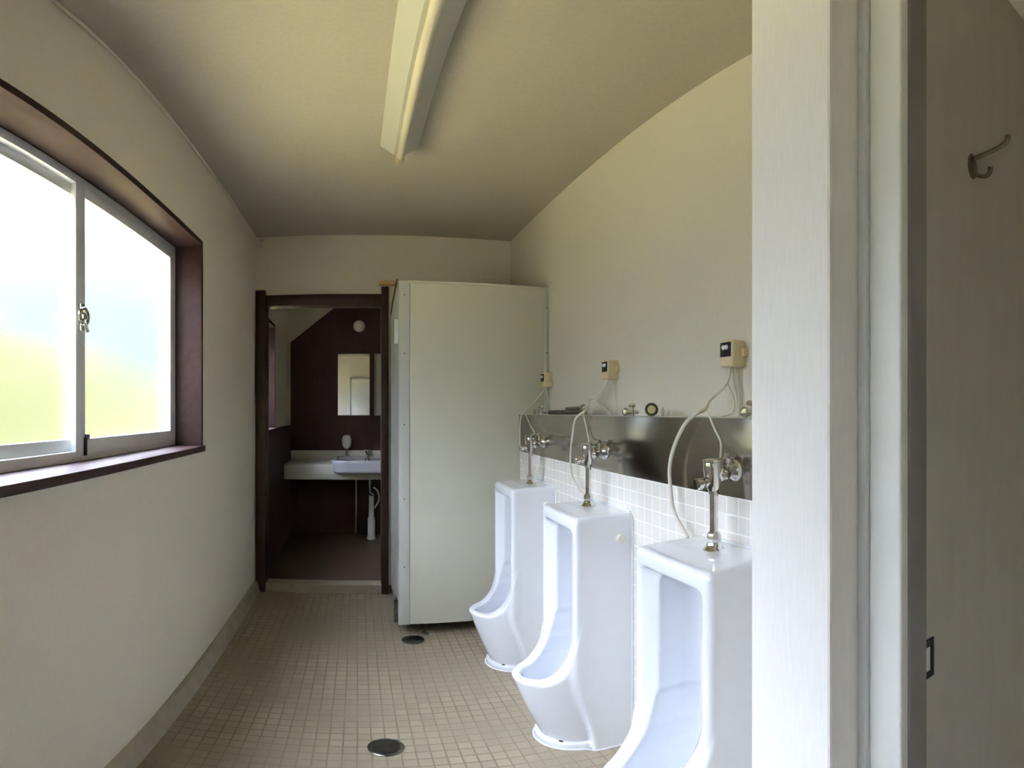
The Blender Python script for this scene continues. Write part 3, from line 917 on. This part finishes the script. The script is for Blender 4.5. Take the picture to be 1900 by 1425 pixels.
bas = thing('wash_basin', 'pale wash basin set into the front of the cream counter', 'basin', (0.075, FY - 0.32, FZ + 0.74))
def basin_sdf(x, y, z):
    q = lambda a, bb: (np.power(np.power(np.abs(x / a), 4) + np.power(np.abs(y / bb), 4), 0.25) - 1) * min(a, bb)
    outer = smax(smax(q(0.315, 0.285), z - 0.040, 0.012), -0.075 - z, 0.02)
    inner = smax(q(0.265, 0.225) , -0.05 - z, 0.03)
    return smax(outer, -inner, 0.012)
bv, bf = surface_nets(basin_sdf, (-0.34, -0.31, -0.10), (0.34, 0.31, 0.08), 0.012)
bme = bpy.data.meshes.new('basin_bowl')
bme.from_pydata([tuple(v) for v in bv], [], bf); bme.update(); bme.shade_smooth()
bme.materials.append(M['basin'])
mesh_obj('bowl', bme, None, bas)
tap = thing('faucet', 'small chrome tap at the back of the wash basin', 'tap', (0.090, FY - 0.10, FZ + 0.740))
b = new_bm()
lathe(b, [(0, 0), (0.024, 0), (0.022, 0.012), (0.014, 0.020), (0.014, 0.07), (0.018, 0.075), (0.018, 0.09), (0, 0.092)], n=18)
obj('pillar', b, M['chrome'], tap)
b = new_bm(); tube(b, [(0, 0, 0.055), (0, -0.05, 0.075), (0, -0.10, 0.070), (0, -0.115, 0.050)], 0.010, 12); obj('spout', b, M['chrome'], tap)
b = new_bm(); tube(b, [(-0.028, 0, 0.098), (0.028, 0, 0.098)], 0.007, 10, False); obj('handle', b, M['chrome'], tap)

trap = thing('drain_trap', 'grey waste pipe trap hanging under the wash basin', 'pipe', (0.130, FY - 0.25, FZ))
b = new_bm()
tube(b, [(-0.02, -0.04, 0.69), (-0.02, -0.04, 0.48), (-0.005, -0.03, 0.44), (0.0, 0.0, 0.42)], 0.016, 12)
obj('upper_pipe', b, M['chrome'], trap)
b = new_bm()
lathe(b, [(0, 0.0), (0.042, 0.0), (0.042, 0.02), (0.035, 0.03), (0.035, 0.20), (0.026, 0.22), (0.022, 0.44), (0, 0.44)], n=18)
obj('lower_pipe', b, M['cap'], trap)
b = new_bm(); tube(b, [(0.03, 0.0, 0.30), (0.07, 0.0, 0.38), (0.06, 0.0, 0.46), (0.02, 0, 0.50)], 0.008, 10); obj('hose', b, M['cable'], trap)

soap = thing('soap_dispenser', 'pale round soap dispenser on a stalk behind the basin', 'soap dispenser', (-0.103, FY - 0.075, FZ + 0.740))
b = new_bm(); lathe(b, [(0, 0), (0.022, 0), (0.020, 0.008), (0.009, 0.014), (0.009, 0.14), (0, 0.14)], n=16); obj('stalk', b, M['chrome'], soap)
b = new_bm(); lathe(b, [(0, 0.110), (0.018, 0.112), (0.036, 0.130), (0.046, 0.165), (0.046, 0.205), (0.036, 0.236), (0.018, 0.246), (0, 0.247)], n=24); obj('bottle', b, M['lamp_glass'], soap)

for k, (x0, x1, lab) in enumerate(((-0.190, 0.118, 'tall wall mirror left of its twin above the wash counter'), (0.162, 0.470, 'tall wall mirror half hidden by the right door post'))):
    t = thing('wall_mirror', lab, 'mirror', (x0, FY - 0.03, 1.236), 'mirrors above the wash counter')
    b = new_bm(); box(b, (0, -0.008, 0), (x1 - x0, -0.001, 0.590)); obj('glass', b, M['mirror'], t, smooth=False)
    for z in (-0.005, 0.590):
        b = new_bm()
        box(b, (0, -0.011, z), (x1 - x0, 0, z + 0.005))
        obj('edge_rail', b, M['alu'], t)

rl = thing('wall_lamp', 'round dim white wall lamp high on the dark far wall', 'lamp', (0.018, FY - 0.03, 2.105))
b = new_bm(); lathe(b, [(0, 0), (0.058, 0), (0.058, 0.014), (0, 0.014)], (0, 0, 0), (0, -1, 0), 28); obj('base', b, M['cap'], rl)
b = new_bm(); lathe(b, [(0.052, 0.012), (0.052, 0.03), (0.040, 0.055), (0.020, 0.068), (0, 0.070)], (0, 0, 0), (0, -1, 0), 28); obj('globe', b, M['lamp_glass'], rl)

# ------------------------------------------------------------------ wall behind the viewer, seen in the mirror
rd = bpy.data.objects.new('door_2', None); COL.objects.link(rd)
rd.location = (0.22, RY, 0); rd['kind'] = 'structure'; rd['label'] = 'white door in the wall behind the viewer, seen in the mirror'; rd['category'] = 'door'
b = new_bm(); box(b, (-0.36, 0.0, 0.01), (0.36, 0.03, 1.98), 0.003); lf = obj('door_leaf', b, M['white_door'], rd)
b = new_bm()
box(b, (-0.40, 0.0, 0), (-0.362, 0.04, 2.02), 0.003); box(b, (0.362, 0.0, 0), (0.40, 0.04, 2.02), 0.003); box(b, (-0.40, 0.0, 1.982), (0.40, 0.04, 2.02), 0.003)
obj('door_frame', b, M['panel_edge'], rd)
b = new_bm(); lathe(b, [(0, 0), (0.012, 0), (0.012, 0.03), (0.026, 0.04), (0.024, 0.06), (0, 0.065)], (-0.30, 0.03, 0.95), (0, 1, 0), 18); obj('door_handle', b, M['chrome'], lf)

# ------------------------------------------------------------------ outside
b = new_bm()
box(b, (-30, -20, -0.6), (LX - T, 34, -0.35))
tag(obj('lawn', b, M['grass']), 'sunlit yellow green grass outside the frosted window', 'grass', None, 'stuff')
random.seed(4)
b = new_bm()
nx, ny = 30, 100
grid = []
for i in range(nx + 1):
    row = []
    for j in range(ny + 1):
        x = -7.5 + 3.0 * i / nx
        y = -8 + 38.0 * j / ny
        u = i / nx
        h = (1 - (2 * u - 1) ** 4) * (3.1 - 0.10 * max(0, y - 8) + 0.22 * math.sin(y * 1.3) + 0.12 * math.sin(y * 3.1 + 1)) + random.uniform(-0.06, 0.06)
        row.append(b.verts.new((x + random.uniform(-0.05, 0.05), y, -0.349 + max(0, h))))
    grid.append(row)
for i in range(nx):
    for j in range(ny):
        b.faces.new((grid[i][j], grid[i + 1][j], grid[i + 1][j + 1], grid[i][j + 1]))
tag(obj('hedge', b, M['leaves']), 'blurred yellow green hedge seen through the frosted panes', 'hedge', None, 'stuff')
